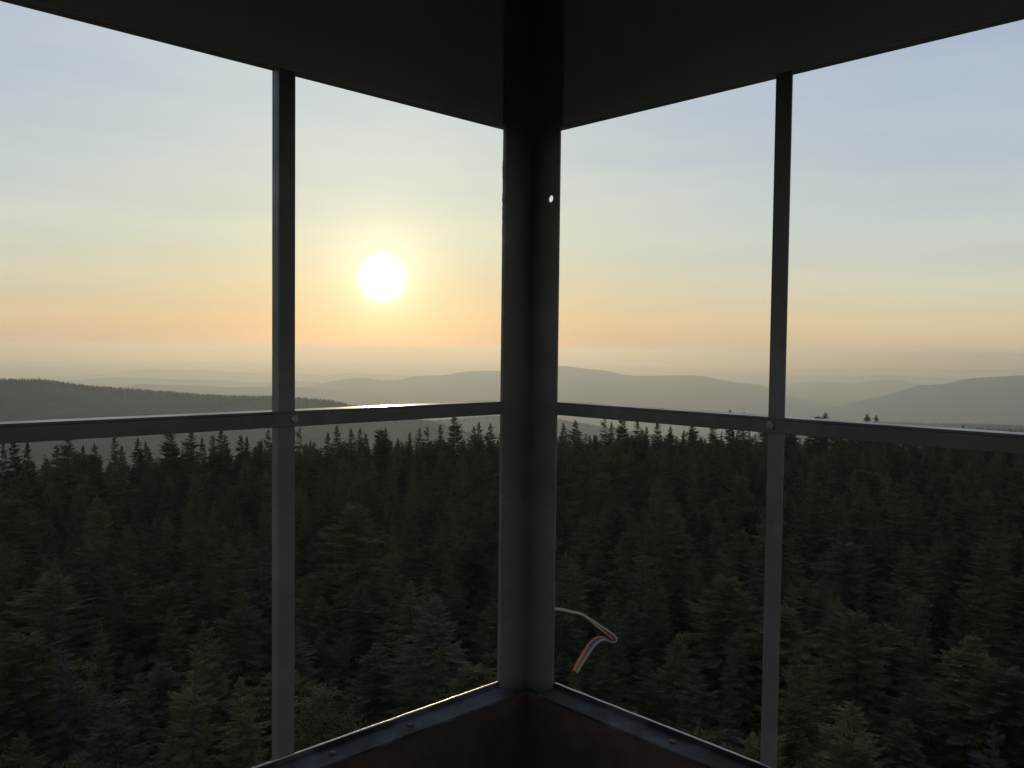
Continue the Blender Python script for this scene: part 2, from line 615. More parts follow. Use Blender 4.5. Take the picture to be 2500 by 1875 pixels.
def ragged_bead(wl, t0, z0, z1, wid, seed, n=60):
    """old sealant squeezed out along a post edge, uneven"""
    rnd = random.Random(seed)
    bm = bmesh.new()
    prev = None
    for i in range(n + 1):
        f = i / n
        z = z0 + (z1 - z0) * f
        b = max(.0004, wid * (0.5 + 0.9 * noise.noise(Vector((f * 5.0, seed, .3))) + .45 * noise.noise(Vector((f * 23, seed, .9)))) * math.sin(math.pi * min(1, max(0.02, f))) ** 1.0)
        ring = [bm.verts.new(wl.p(t0 + q, w, z)) for q, w in ((-.004, -.0055), (b * .7, -.005), (b, -.001), (b * .7, .003), (-.004, .0035))]
        if prev:
            for j in range(4):
                bm.faces.new((prev[j], prev[j + 1], ring[j + 1], ring[j]))
        prev = ring
    return bm


PF = 0.0745       # width of a corner post flange
ZB, ZT = FLOOR_Z - 0.05, CEIL_Z + 0.008
for ci in range(4):
    # two wall directions that leave this corner
    wa = [w for w in walls if (w.a - corners[ci]).length < 1e-4]
    if len(wa) == 2:
        ws = wa
    else:
        dirs = [DL, -DL, DR, -DR]
        ws = []
        for d in dirs:
            q = corners[ci] + d * SIDE
            if any((q - c).length < 1e-4 for c in corners):
                ws.append(Wall(corners[ci], d))
    bm = bmesh.new()
    if ci == 0:
        wbox(bm, ws[0], 0.0, PF, -.004, .004, ZB, ZT, .0008)
        flange_with_hole(bm, ws[1], 0.0, PF - .0015, -.0045, -.0008, ZB, ZT, .0518, EYE + .2818, .0066)
    else:
        wbox(bm, ws[0], 0.0, PF, -.004, .004, ZB, ZT, .0008)
        wbox(bm, ws[1], 0.0, PF - .005, -.0045, .0035, ZB, ZT, .0008)
    post = bm_obj('corner_post', bm, M_post, cab)
    if ci == 0:
        bm_obj('sealant_bead', ragged_bead(walls[0], PF, EYE + .19, HEAD - .03, .0042, 4.2), M_post, post)
        b2 = bmesh.new()
        disc(b2, walls[1], .018, RAIL - .013, -.0045, .0048, .003)
        bm_obj('bolt', b2, M_post, post)

GAP = 0.0085      # upright lip of the sill angle
for wi, wl in enumerate(walls):
    # header sheet, folded at the bottom
    bm = bmesh.new()
    wbox(bm, wl, .0046, SIDE - .0046, .0046, .0076, HEAD + .0047, CEIL_Z + .02)
    bm_obj('header_panel', bm, M_ceil, cab)
    bm = bmesh.new()
    wbox(bm, wl, .005, SIDE - .005, .0048, .024, HEAD, HEAD + .0045, .0006)
    bm_obj('header_lip', bm, M_ceil, cab)
    # mullions: small angles, flat leg in the wall, other leg outward
    for t in (0.515, 1.065, 1.615):
        bm = bmesh.new()
        if wi == 0:
            ta, tb = t - .0135, t + .0135
            wbox(bm, wl, ta, tb, 0.0, .0035, SILL - .012, HEAD - .0006, .0006)
            wbox(bm, wl, tb - .0035, tb, .0036, .021, SILL - .012, HEAD - .0006, .0006)
        else:
            ta, tb = t - .0130, t + .0125
            wbox(bm, wl, ta, tb, 0.0, .0035, SILL - .012, HEAD - .0006, .0006)
            wbox(bm, wl, ta, ta + .0035, .0036, .012, SILL - .012, HEAD - .0006, .0006)
        bm_obj('mullion', bm, M_bar, cab)
    # middle rail: angle with its flat leg outward at the top
    bm = bmesh.new()
    wbox(bm, wl, PF - .003, SIDE - PF + .003, -.0042, -.0012, RAIL - .0238, RAIL - .0041, .0006)
    wbox(bm, wl, PF - .003, SIDE - PF + .003, -.0042, .031, RAIL - .004, RAIL, .0008)
    rail = bm_obj('middle_rail', bm, M_rail, cab)
    for t in (0.5055 if wi == 0 else 0.5088, 1.065, 1.615):
        bm = bmesh.new()
        disc(bm, wl, t, RAIL - .0125, -.0042, .0066, .0035)
        bm_obj('bolt', bm, M_bolt, rail, smooth=False)
    # sill angle: thin upright lip with a bright worn edge, flat leg inward with bolts
    bm = bmesh.new()
    wbox(bm, wl, PF + .0005, SIDE - PF - .0005, -.050, -.0005, SILL - GAP - .005, SILL - GAP, .0008)
    wbox(bm, wl, PF - .004, SIDE - PF + .004, -.0005, .0025, SILL - GAP - .028, SILL - .0016)
    sill = bm_obj('sill_angle', bm, M_sill, cab)
    bm = bmesh.new()
    pr = [(-.0006, -.0014), (-.0007, -.0006), (.0000, .0001), (.0010, .0003), (.0020, .0001), (.0027, -.0006), (.0026, -.0014)]
    prev = None
    nseg = 160
    for i in range(nseg + 1):
        t = PF + .0006 + (SIDE - 2 * PF - .0012) * i / nseg
        dz = .0004 * noise.noise(Vector((t * 30, wi, 2.0)))
        ring = [bm.verts.new(wl.p(t, w + dz * .4, SILL + z + dz)) for w, z in pr]
        if prev:
            for j in range(len(pr) - 1):
                bm.faces.new((prev[j], ring[j], ring[j + 1], prev[j + 1]))
        prev = ring
    bm_obj('worn_edge', bm, M_edge, sill, smooth=True)
    for t in (.30, .45, .72, .95, 1.25, 1.55, 1.8):
        bm = bmesh.new()
        disc(bm, wl, t + (.0 if wi == 0 else .06), 0, -.026, .0062, .0035, flat=SILL - GAP + .0002)
        bm_obj('bolt', bm, M_rust, sill)
    # lower wall panel, lapped sheets
    bm = bmesh.new()
    wbox(bm, wl, PF * .6, SIDE / 2 - .02, -.046, -.043, FLOOR_Z + .003, SILL - GAP - .0055)
    bm_obj('wall_panel', bm, M_panel, cab)
    bm = bmesh.new()
    wbox(bm, wl, SIDE / 2 - .06, SIDE - PF * .6, -.0495, -.0465, FLOOR_Z + .003, SILL - GAP - .0055)
    bm_obj('wall_panel', bm, M_panel, cab)


def slab(name, z0, z1, grow, mat):
    bm = bmesh.new()
    ps = [c + (c - center).normalized() * grow * math.sqrt(2) - BASE for c in corners]
    lo = [bm.verts.new(p + Vector((0, 0, z0))) for p in ps]
    hi = [bm.verts.new(p + Vector((0, 0, z1))) for p in ps]
    bm.faces.new(lo)
    bm.faces.new(hi)
    for i in range(4):
        j = (i + 1) % 4
        bm.faces.new((lo[i], lo[j], hi[j], hi[i]))
    return bm_obj(name, bm, mat, cab)


slab('floor', FLOOR_Z - .04, FLOOR_Z, -.01, M_floor)
slab('ceiling', CEIL_Z, CEIL_Z + .03, .003, M_ceil)
# low hipped roof over the cab
bm = bmesh.new()
ps = [c + (c - center).normalized() * .03 - BASE for c in corners]
ev = [bm.verts.new(p + Vector((0, 0, CEIL_Z + .032))) for p in ps]
ap = bm.verts.new(center - BASE + Vector((0, 0, CEIL_Z + .62)))
for i in range(4):
    bm.faces.new((ev[i], ev[(i + 1) % 4], ap))
bm.faces.new(ev)
bm_obj('roof', bm, M_post, cab)
for c in corners:
    out = (c - center).normalized()
    top, bot = c - out * .02, c + out * 1.9
    bm = bmesh.new()
    gz = ground_z(bot.x, bot.y) - .4
    for pa, pb in ((Vector((bot.x, bot.y, gz)), Vector((top.x, top.y, FLOOR_Z - .06))),):
        h = .05
        lo = [bm.verts.new(pa + Vector((dx, dy, 0)) - BASE) for dx, dy in ((-h, -h), (h, -h), (h, h), (-h, h))]
        hi = [bm.verts.new(pb + Vector((dx, dy, 0)) - BASE) for dx, dy in ((-h, -h), (h, -h), (h, h), (-h, h))]
        bm.faces.new(lo)
        bm.faces.new(hi)
        for i in range(4):
            bm.faces.new((lo[i], lo[(i + 1) % 4], hi[(i + 1) % 4], hi[i]))
    bm_obj('tower_leg', bm, M_post, cab)

# ------------------------------------------------------------------ striped tape on the post
k = Nodes('striped_tape')
uv = k.n('ShaderNodeUVMap').outputs[0]
sx = k.n('ShaderNodeSeparateXYZ')
k.l(uv, sx.inputs[0])
s1 = k.ramp(sx.outputs[0], [(0.0, (.55, .22, .12)), (.22, (.66, .33, .18)), (.33, (.72, .52, .34)), (.43, (.24, .22, .14)), (.60, (.26, .27, .16)), (.74, (.36, .36, .33)), (.9, (.70, .62, .55)), (1, (.75, .5, .35))])
s2 = k.ramp(sx.outputs[0], [(0.0, (.60, .27, .16)), (.22, (.64, .36, .24)), (.36, (.18, .16, .18)), (.6, (.16, .19, .28)), (.8, (.45, .46, .50)), (1, (.70, .66, .60))])
nzv = k.noise(60, 3, .6)
ma = k.n('ShaderNodeMath', operation='MULTIPLY_ADD')
k.l(nzv, ma.inputs[0])
ma.inputs[1].default_value = .25
k.l(sx.outputs[1], ma.inputs[2])
f = k.ramp(ma.outputs[0], [(.93, (1, 1, 1)), (.98, (0, 0, 0))])
mx = k.n('ShaderNodeMix', data_type='RGBA')
k.l(f, mx.inputs[0])
k.l(s1, mx.inputs[6])
k.l(s2, mx.inputs[7])
pale = k.ramp(sx.outputs[1], [(.26, (1, 1, 1)), (.40, (0, 0, 0))])
mp_ = k.n('ShaderNodeMix', data_type='RGBA')
k.l(pale, mp_.inputs[0])
k.l(mx.outputs[2], mp_.inputs[6])
mp_.inputs[7].default_value = (.60, .56, .50, 1)
mx = mp_
k.l(mx.outputs[2], k.b.inputs['Base Color'])
k.b.inputs['Roughness'].default_value = .35
tr = k.n('ShaderNodeBsdfTranslucent')
k.l(mx.outputs[2], tr.inputs[0])
mxs = k.n('ShaderNodeMixShader')
mxs.inputs[0].default_value = .55
k.l(k.b.outputs[0], mxs.inputs[1])
k.l(tr.outputs[0], mxs.inputs[2])
k.l(mxs.outputs[0], k.out.inputs['Surface'])
M_tape = k.m


def at(x, y, depth):
    a, e = az_el(x, y)
    hd = depth / math.cos(a)
    return Vector((hd * math.sin(a), depth, EYE + hd * math.tan(e)))


# centre line (photo position, depth), half width vector in photo pixels
tp = [((1337, 1484), (1.615, 0), (1, 4)), ((1347, 1488), (1.605, 0), (.5, 4)), ((1360, 1487), (1.596, 0), (-.5, 3.6)), ((1375, 1489), (1.586, 0), (-.7, 3.4)), ((1398, 1494), (1.576, 0), (-.8, 3)), ((1420, 1499), (1.568, 0), (-1, 2.4)),
      ((1432, 1506), (1.564, .001), (-1.2, 2.4)), ((1448, 1518), (1.56, .002), (-2.2, 3.4)), ((1462, 1529), (1.557, .003), (-3.2, 4.4)), ((1476, 1539), (1.554, .004), (-4, 5)), ((1488, 1548), (1.551, .005), (-5, 5)), ((1497, 1556), (1.546, .006), (-6.2, 4)),
      ((1501, 1562), (1.540, .006), (-7, 1.5)), ((1497, 1566), (1.534, .005), (-6.5, -2)), ((1488, 1564), (1.530, .004), (-4.5, -4.8)), ((1478, 1559), (1.527, .004), (-4, -5)), ((1467, 1558), (1.523, .005), (-4.2, -6.2)), ((1456, 1563), (1.519, .006), (-6, -7)), ((1445, 1573), (1.516, .006), (-7.2, -6.8)),
      ((1436, 1585), (1.514, .006), (-8, -6.2)), ((1428, 1598), (1.512, .006), (-8.4, -6)), ((1419, 1612), (1.511, .006), (-8.2, -5.6)), ((1411, 1626), (1.511, .005), (-7.8, -5.2)), ((1404, 1640), (1.512, .004), (-7.2, -4.8))]
# resample smoothly
K = len(tp)
arr = np.array([[c[0], c[1], d[0], d[1], w[0], w[1]] for c, d, w in tp], float)
ts = np.linspace(0, K - 1, 90)


def cr(t):
    i = min(K - 2, int(t))
    f = t - i
    p0, p1, p2, p3 = arr[max(0, i - 1)], arr[i], arr[i + 1], arr[min(K - 1, i + 2)]
    return .5 * (2 * p1 + (p2 - p0) * f + (2 * p0 - 5 * p1 + 4 * p2 - p3) * f * f + (3 * p1 - p0 - 3 * p2 + p3) * f ** 3)


NC = 9
Vt, Ft, UV = [], [], []
tape_base = at(1336, 1486, 1.615)
for t in ts:
    q = cr(t)
    for j in range(NC):
        s = j / (NC - 1) * 2 - 1
        # cupped cross-section: the middle bulges away from the camera
        dep = q[2] + q[3] * s + .0022 * (1 - s * s) + .0006 * math.sin(s * 9)
        end = 0
        if t > K - 1.25:
            end = .8 * math.sin(j * 2.4)
        Vt.append(at(q[0] + q[4] * .86 * s + end * .5, q[1] + q[5] * .86 * s - end, dep) - tape_base)
        UV.append((1 - j / (NC - 1), t / (K - 1)))
for i in range(len(ts) - 1):
    for j in range(NC - 1):
        a = i * NC + j
        Ft.append((a, a + 1, a + NC + 1, a + NC))
tape = mesh_obj('tape_strip', Vt, Ft, M_tape, smooth=True)
tape.location = tape_base
uvl = tape.data.uv_layers.new(name='UVMap')
for lp in tape.data.loops:
    uvl.data[lp.index].uv = UV[lp.vertex_index]
so = tape.modifiers.new('thickness', 'SOLIDIFY')
so.thickness = .0006
tag(tape, 'bent orange and blue striped tape strip sticking out from the corner post', 'tape')

# ------------------------------------------------------------------ trees
def leaf_mat(name, dark, light, trans=.04, rough=.85):
    k = Nodes(name)
    oi = k.n('ShaderNodeObjectInfo').outputs['Random']
    nz_ = k.noise(1.6, 5, .65)
    ad = k.n('ShaderNodeMath', operation='MULTIPLY_ADD')
    k.l(oi, ad.inputs[0])
    ad.inputs[1].default_value = .42
    sub = k.n('ShaderNodeMath', operation='SUBTRACT')
    k.l(nz_, sub.inputs[0])
    sub.inputs[1].default_value = .21
    k.l(sub.outputs[0], ad.inputs[2])
    c = k.ramp(ad.outputs[0], [(.30, dark), (.70, light)])
    # hue drift from tree to tree
    hs = k.n('ShaderNodeHueSaturation')
    mr = k.n('ShaderNodeMapRange')
    ml = k.n('ShaderNodeMath', operation='FRACT')
    m7 = k.n('ShaderNodeMath', operation='MULTIPLY')
    k.l(oi, m7.inputs[0])
    m7.inputs[1].default_value = 7.31
    k.l(m7.outputs[0], ml.inputs[0])
    k.l(ml.outputs[0], mr.inputs[0])
    mr.inputs[3].default_value = .465
    mr.inputs[4].default_value = .525
    k.l(mr.outputs[0], hs.inputs['Hue'])
    k.l(c, hs.inputs['Color'])
    k.l(hs.outputs[0], k.b.inputs['Base Color'])
    k.b.inputs['Roughness'].default_value = rough
    k.b.inputs['Specular IOR Level'].default_value = .08
    t_ = k.n('ShaderNodeBsdfTranslucent')
    k.l(hs.outputs[0], t_.inputs[0])
    mx = k.n('ShaderNodeMixShader')
    mx.inputs[0].default_value = trans
    k.l(k.b.outputs[0], mx.inputs[1])
    k.l(t_.outputs[0], mx.inputs[2])
    k.l(mx.outputs[0], k.out.inputs['Surface'])
    return k.m


M_spruce = leaf_mat('spruce_needles', (.052, .052, .020), (.138, .130, .050))
M_blue = leaf_mat('blue_fir_needles', (.064, .072, .044), (.110, .116, .074))
M_olive = leaf_mat('olive_fir_needles', (.055, .060, .022), (.115, .115, .046))
M_browning = leaf_mat('rusty_needles', (.066, .052, .026), (.110, .084, .040))
M_grey = leaf_mat('dead_grey_twigs', (.070, .064, .052), (.15, .14, .12), trans=.0)
M_leaf = leaf_mat('broad_leaves', (.050, .054, .018), (.088, .086, .032), trans=.06)
k = Nodes('bark')
k.l(k.ramp(k.noise(5, 6, .7, stretch=(3, 3, .6)), [(.3, (.035, .028, .022)), (.7, (.085, .072, .06))]), k.b.inputs['Base Color'])
k.b.inputs['Roughness'].default_value = .9
M_bark = k.m
k = Nodes('weathered_dead_wood')
k.l(k.ramp(k.noise(5, 6, .7, stretch=(4, 4, .5)), [(.3, (.06, .05, .037)), (.7, (.125, .105, .080))]), k.b.inputs['Base Color'])
k.b.inputs['Roughness'].default_value = .9
M_dead = k.m


class Buf:
    def __init__(s):
        s.v, s.f = [], []
        s.n = 0

    def quad(s, a, b, c, d):
        s.v += [a, b, c, d]
        s.f.append((s.n, s.n + 1, s.n + 2, s.n + 3))
        s.n += 4

    def tube(s, pts, radii, seg):
        start = s.n
        for i, (p, r_) in enumerate(zip(pts, radii)):
            d = (pts[min(i + 1, len(pts) - 1)] - pts[max(i - 1, 0)])
            d = d / (np.linalg.norm(d) + 1e-9)
            a = np.cross(d, (0, 0, 1.) if abs(d[2]) < .9 else (1., 0, 0))
            a /= np.linalg.norm(a) + 1e-9
            b = np.cross(d, a)
            for q in range(seg):
                an = 2 * math.pi * q / seg
                s.v.append(p + (a * math.cos(an) + b * math.sin(an)) * r_)
        for i in range(len(pts) - 1):
            for q in range(seg):
                q2 = (q + 1) % seg
                s.f.append((start + i * seg + q, start + i * seg + q2, start + (i + 1) * seg + q2, start + (i + 1) * seg + q))
        s.n = start + len(pts) * seg

    def arrays(s):
        return np.array(s.v), np.array(s.f)


UPV = np.array([0, 0, 1.])


def blade(buf, p, d, ln, wd, rnd):
    """a needle-covered twig: two crossed lance shapes"""
    d = d / np.linalg.norm(d)
    a = np.cross(d, UPV)
    na = np.linalg.norm(a)
    a = a / na if na > 1e-4 else np.array([1., 0, 0])
    b = np.cross(a, d)
    m = p + d * ln * .42
    e = p + d * ln
    buf.quad(p, m + a * wd, e, m - a * wd)
    buf.quad(p, m + b * wd * .7, e, m - b * wd * .7)


def spruce(seed, H=9.0, RM=1.7, gap=.27, asym=.25, thin=0.0, bare=.0, topflat=0.0, step=.105):
    rnd = random.Random(seed)
    tb, cb = Buf(), Buf()
    lean = np.array([rnd.uniform(-.035, .035), rnd.uniform(-.035, .035), 0])
    npt = 10
    wob = [np.array([rnd.uniform(-.03, .03), rnd.uniform(-.03, .03), 0]) for _ in range(npt)]
    axis = lambda z: lean * z
    tb.tube([axis(H * i / (npt - 1)) + UPV * (H * i / (npt - 1)) + wob[i] * (0 if i in (0, npt - 1) else 1) for i in range(npt)],
            [.125 * (1 - i / (npt - 1)) ** .9 + .009 for i in range(npt)], 7)
    lob = [rnd.uniform(0, 6.28) for _ in range(3)]
    z = H * (.10 + bare)
    while z < H - .12:
        f = z / H
        nb = rnd.randint(4, 6) if f < .7 else rnd.randint(5, 7)
        ph = rnd.uniform(0, 6.28)
        whorl = rnd.uniform(.66, 1.2)
        for q in range(nb):
            if rnd.random() < thin:
                continue
            an = ph + 6.283 * q / nb + rnd.uniform(-.3, .3)
            env = RM * (1 - f) ** (.78 - topflat * .32) * min(1.06, .78 + f * 1.2) + .05
            Lb = env * whorl * rnd.uniform(.62, 1.15) * (1 + asym * math.sin(an + lob[0] + z * .7) + asym * .6 * math.sin(2 * an + lob[1] - z * 1.9))
            if rnd.random() < .04:
                Lb *= 1.35
            Lb = max(.08, Lb)
            el = (-.20 + .80 * max(0, f - .15) ** 1.4) + rnd.uniform(-.13, .13)
            p = axis(z) + UPV * (z + rnd.uniform(-.13, .13))
            h = np.array([math.cos(an), math.sin(an), 0])
            side = np.array([-h[1], h[0], 0])
            n = max(3, int(Lb / step))
            pts = [p]
            curl = rnd.uniform(.25, .6)
            for i in range(1, n + 1):
                s = i / n
                e_ = el - .22 * math.sin(s * 2.2) * (1 - f) + curl * max(0, s - .45) * (1.1 - f)
                pts.append(pts[-1] + (h * math.cos(e_) + UPV * math.sin(e_) + side * rnd.uniform(-.08, .08)) * (Lb / n))
            if Lb > .45:
                tb.tube([pts[0], pts[n // 2], pts[-1]], [.016 * (.5 + Lb * .4), .009, .003], 3)
            for i in range(1 if Lb < .6 else max(1, int(n * .16)), n + 1):
                s = i / n
                d = pts[i] - pts[i - 1]
                d = d / np.linalg.norm(d)
                sd = np.cross(d, UPV)
                sd /= np.linalg.norm(sd) + 1e-6
                tl = min(.50, (.12 + Lb * .30) * (1 - s) ** .7 + .10) * min(1, .35 + Lb * .9)
                for sg in (-1, 1):
                    if rnd.random() < .10:
                        continue
                    t_ = d * rnd.uniform(.55, .95) + sd * sg * rnd.uniform(.6, .95) + UPV * rnd.uniform(-.28, .16)
                    ll = tl * rnd.uniform(.7, 1.2)
                    blade(cb, pts[i], t_, ll, .028 + .028 * rnd.random(), rnd)
                    if ll > .27:
                        t2 = d * 1.0 + sd * sg * .25 + UPV * rnd.uniform(-.3, .1)
                        td = t_ / np.linalg.norm(t_)
                        blade(cb, pts[i] + td * ll * .45, t2, ll * .6, .026 + .02 * rnd.random(), rnd)
                if rnd.random() < .35:
                    blade(cb, pts[i], d * .5 - UPV * rnd.uniform(.3, .9) + sd * rnd.uniform(-.4, .4), tl * .6, .025, rnd)
            blade(cb, pts[-1], pts[-1] - pts[-2], .16 * min(1, .4 + Lb), .026, rnd)
        z += gap * rnd.uniform(.6, 1.3) * (1.05 - .66 * f)
    # leader
    top = axis(H) + UPV * (H - .3)
    for i in range(16):
        an = rnd.uniform(0, 6.28)
        blade(cb, top + UPV * .3 * rnd.random(), np.array([math.cos(an) * .5, math.sin(an) * .5, 1.0]), .13, .018, rnd)
    blade(cb, axis(H) + UPV * (H - .15), UPV + 0.01, .42, .022, rnd)
    return tb.arrays(), cb.arrays()


def broadleaf(seed, H=6.5):
    rnd = random.Random(seed)
    tb, cb = Buf(), Buf()
    tb.tube([np.array([0, 0, 0.]), np.array([.05, .04, H * .35]), np.array([-.03, .06, H * .7]), np.array([0.02, 0, H * .95])], [.09, .07, .045, .01], 7)
    for b in range(34):
        z = H * rnd.uniform(.28, .95)
        an = rnd.uniform(0, 6.28)
        Lb = rnd.uniform(.6, 1.5) * (1.15 - z / H * .6)
        e = rnd.uniform(.15, .8)
        d = np.array([math.cos(an) * math.cos(e), math.sin(an) * math.cos(e), math.sin(e)])
        p = np.array([0, 0, z])
        q = p + d * Lb
        tb.tube([p, p + d * Lb * .5 + UPV * .05, q], [.022, .013, .004], 3)
        for c in range(6):
            cpt = p + (q - p) * rnd.uniform(.45, 1.05) + np.array([rnd.gauss(0, .13), rnd.gauss(0, .13), rnd.gauss(0, .08)])
            for lf in range(12):
                o = cpt + np.array([rnd.gauss(0, .15), rnd.gauss(0, .15), rnd.gauss(0, .07)])
                a = rnd.uniform(0, 6.28)
                u = np.array([math.cos(a), math.sin(a), rnd.uniform(-.5, .35)])
                w = np.array([-math.sin(a), math.cos(a), rnd.uniform(-.3, .3)])
                l_, w_ = rnd.uniform(.07, .12), rnd.uniform(.028, .045)
                cb.quad(o, o + u * l_ * .5 + w * w_, o + u * l_, o + u * l_ * .5 - w * w_)
    return tb.arrays(), cb.arrays()


def snag(seed, H=9.0):
    rnd = random.Random(seed)
    tb = Buf()
    tb.tube([np.array([rnd.uniform(-.04, .04), rnd.uniform(-.04, .04), H * i / 8]) for i in range(9)], [.13 * (1 - i / 8) + .018 for i in range(9)], 7)
    bb = Buf()
    z = H * .3
    while z < H * .97:
        an = rnd.uniform(0, 6.28)
        e = rnd.uniform(-.3, .35)
        Lb = rnd.uniform(.3, 1.2) * (1.3 - z / H)
        d = np.array([math.cos(an) * math.cos(e), math.sin(an) * math.cos(e), math.sin(e)])
        p = np.array([0, 0, z])
        bb.tube([p, p + d * Lb * .5, p + d * Lb - UPV * .06], [.016, .010, .003], 3)
        z += rnd.uniform(.06, .22)
    return tb.arrays(), bb.arrays()


def mk_mesh(name, arr_, mat):
    o = mesh_obj(name, arr_[0], arr_[1], mat)
    me = o.data
    bpy.data.objects.remove(o)
    return me


PARAMS = [dict(RM=2.3, asym=.16), dict(RM=2.0, asym=.25, thin=.08), dict(RM=2.6, asym=.2, gap=.23), dict(RM=1.75, asym=.22, thin=.05, gap=.22),
          dict(RM=2.1, asym=.34, thin=.18, bare=.12), dict(RM=1.8, asym=.35, thin=.30, bare=.22, gap=.30), dict(RM=2.4, asym=.22, topflat=.9), dict(RM=1.45, asym=.25, thin=.08, gap=.20)]
VAR = []
VAR_R = [p['RM'] for p in PARAMS]
for i, pk in enumerate(PARAMS):
    t_, c_ = spruce(100 + i * 7, **pk)
    VAR.append((mk_mesh('trunk', t_, M_bark), mk_mesh('crown', c_, M_spruce), 9.0))
BL = []
for i in range(2):
    t_, c_ = broadleaf(500 + i)
    BL.append((mk_mesh('trunk', t_, M_bark), mk_mesh('crown', c_, M_leaf), 6.5))
SN = []
for i in range(2):
    t_, b_ = snag(700 + i)
    SN.append((mk_mesh('trunk', t_, M_dead), mk_mesh('branches', b_, M_dead), 9.0))

TINT = {'green': M_spruce, 'blue': M_blue, 'olive': M_olive, 'rust': M_browning, 'grey': M_grey}
FIRST = {}
G = 'trees of the summit forest around the tower'


def tree(name, var, x, y, h, spread, rz, tint, label, cat):
    """an Empty at the foot > trunk, crown"""
    tm, cm, hh = var
    root = empty(name, (x, y, ground_z(x, y) - .1))
    s = h / hh
    root.scale = (s * spread, s * spread, s)
    root.rotation_euler = (0, 0, rz)
    tag(root, label, cat, G)
    t_ = link(bpy.data.objects.new('trunk', tm), root)
    c_ = link(bpy.data.objects.new('branches' if name == 'dead_tree' else 'crown', cm), root)
    if tint in TINT and tint != 'green':
        c_.material_slots[0].link = 'OBJECT'
        c_.material_slots[0].material = TINT[tint]
    elif tint == 'green' and tm not in FIRST:
        FIRST[tm] = (t_, c_)
    if name == 'dead_tree':
        c_['kind'] = 'stuff'
    return root


rnd = random.Random(20)
taken = []          # x, y, radius of placed trees


def mark(x, y, r_=1.0):
    taken.append((x, y, r_))


def by_pixel(px, py, dist=None, topz=None):
    a, e = az_el(px, py)
    if dist is None:
        dist = (topz - EYE) / math.tan(e)
    x, y = dist * math.sin(a), dist * math.cos(a)
    return x, y, EYE + dist * math.tan(e) - ground_z(x, y)


# landmark trees: photo position of the tip, tip height, variant, spread, tint, label
LAND = [
    ('spruce', 1085, 1452, 9.3, 2, 1.15, 'blue', 'pale blue-green fir standing alone, lower left of the corner post foot'),
    ('spruce', 1697, 1628, 8.2, 0, 1.0, 'blue', 'small pale blue-green fir low in the right window beside the right mullion'),
    ('spruce', 42, 1542, 8.6, 6, 1.1, 'olive', 'olive-green fir with a light tip in the bottom left corner'),
    ('spruce', 1491, 1458, 8.8, 1, 1.0, 'olive', 'slim olive fir directly behind the striped tape strip'),
    ('spruce', 1653, 1556, 8.0, 3, 1.0, 'olive', 'narrow olive fir left of the small pale blue fir'),
    ('spruce', 1597, 1598, 7.6, 4, 1.0, 'olive', 'short yellowish fir right below the striped tape strip'),
    ('spruce', 1393, 1345, 9.4, 0, 1.0, 'olive', 'lit green fir tip just right of the corner post above the tape'),
    ('spruce', 1766, 1402, 9.3, 6, 1.0, 'green', 'rounded dark fir in front of the right mullion base'),
    ('spruce', 250, 1700, 7.8, 2, 1.0, 'blue', 'grey-green fir low on the left between two olive trees'),
    ('spruce', 640, 1330, 9.8, 2, 1.1, 'blue', 'dull blue spruce crossing the left mullion at half height'),
    ('spruce', 300, 1330, 9.4, 1, 1.0, 'olive', 'light green spruce in the middle of the left window'),
    ('spruce', 20, 1215, 9.6, 6, 1.0, 'olive', 'lighter olive spruce at the left edge below the rail'),
    ('spruce', 140, 1375, 9.2, 1, 1.0, 'rust', 'reddish-brown browning spruce in the left window'),
    ('spruce', 225, 1290, 9.0, 4, 1.0, 'rust', 'thinner reddish spruce behind the browning spruce at left'),
    ('spruce', 2240, 1200, 9.8, 3, 1.0, 'green', 'slim dark spruce under the right rail in the right window'),
    ('spruce', 2490, 1140, 9.8, 6, 1.0, 'rust', 'brownish spruce at the right edge under the rail'),
    ('spruce', 2050, 1205, 9.6, 1, 1.0, 'olive', 'greenish spruce right of the right mullion under the rail'),
    ('spruce', 2200, 1330, 9.0, 2, 1.1, 'green', 'broad dark spruce in the middle of the far right window'),
    ('spruce', 2060, 1320, 9.0, 6, 1.0, 'blue', 'grey-green spruce beside the right mullion at half height'),
    ('broadleaf_tree', 760, 1672, 7.4, 0, .8, None, 'yellow-green leafy tree right of the left mullion near the sill'),
    ('broadleaf_tree', 860, 1712, 6.8, 1, .8, None, 'low yellow-green leafy tree behind the bright left sill edge'),
    ('broadleaf_tree', 2235, 1425, 8.0, 1, .8, None, 'small yellow-green leafy crown in the far right window'),
    ('broadleaf_tree', 185, 1610, 7.4, 0, .8, None, 'yellow-green leafy tree at bottom left beside the grey dead trunk'),
    ('dead_tree', 163, 1580, 8.2, 5, .75, 'grey', 'grey dead conifer top in the bottom left corner'),
    ('dead_tree', 2425, 1765, 7.0, 5, .7, 'grey', 'pale grey dead conifer in the bottom right corner'),
    ('dead_tree', 1782, 1545, 7.8, 5, .38, 'grey', 'thin pale dead conifer right of the narrow olive fir'),
]
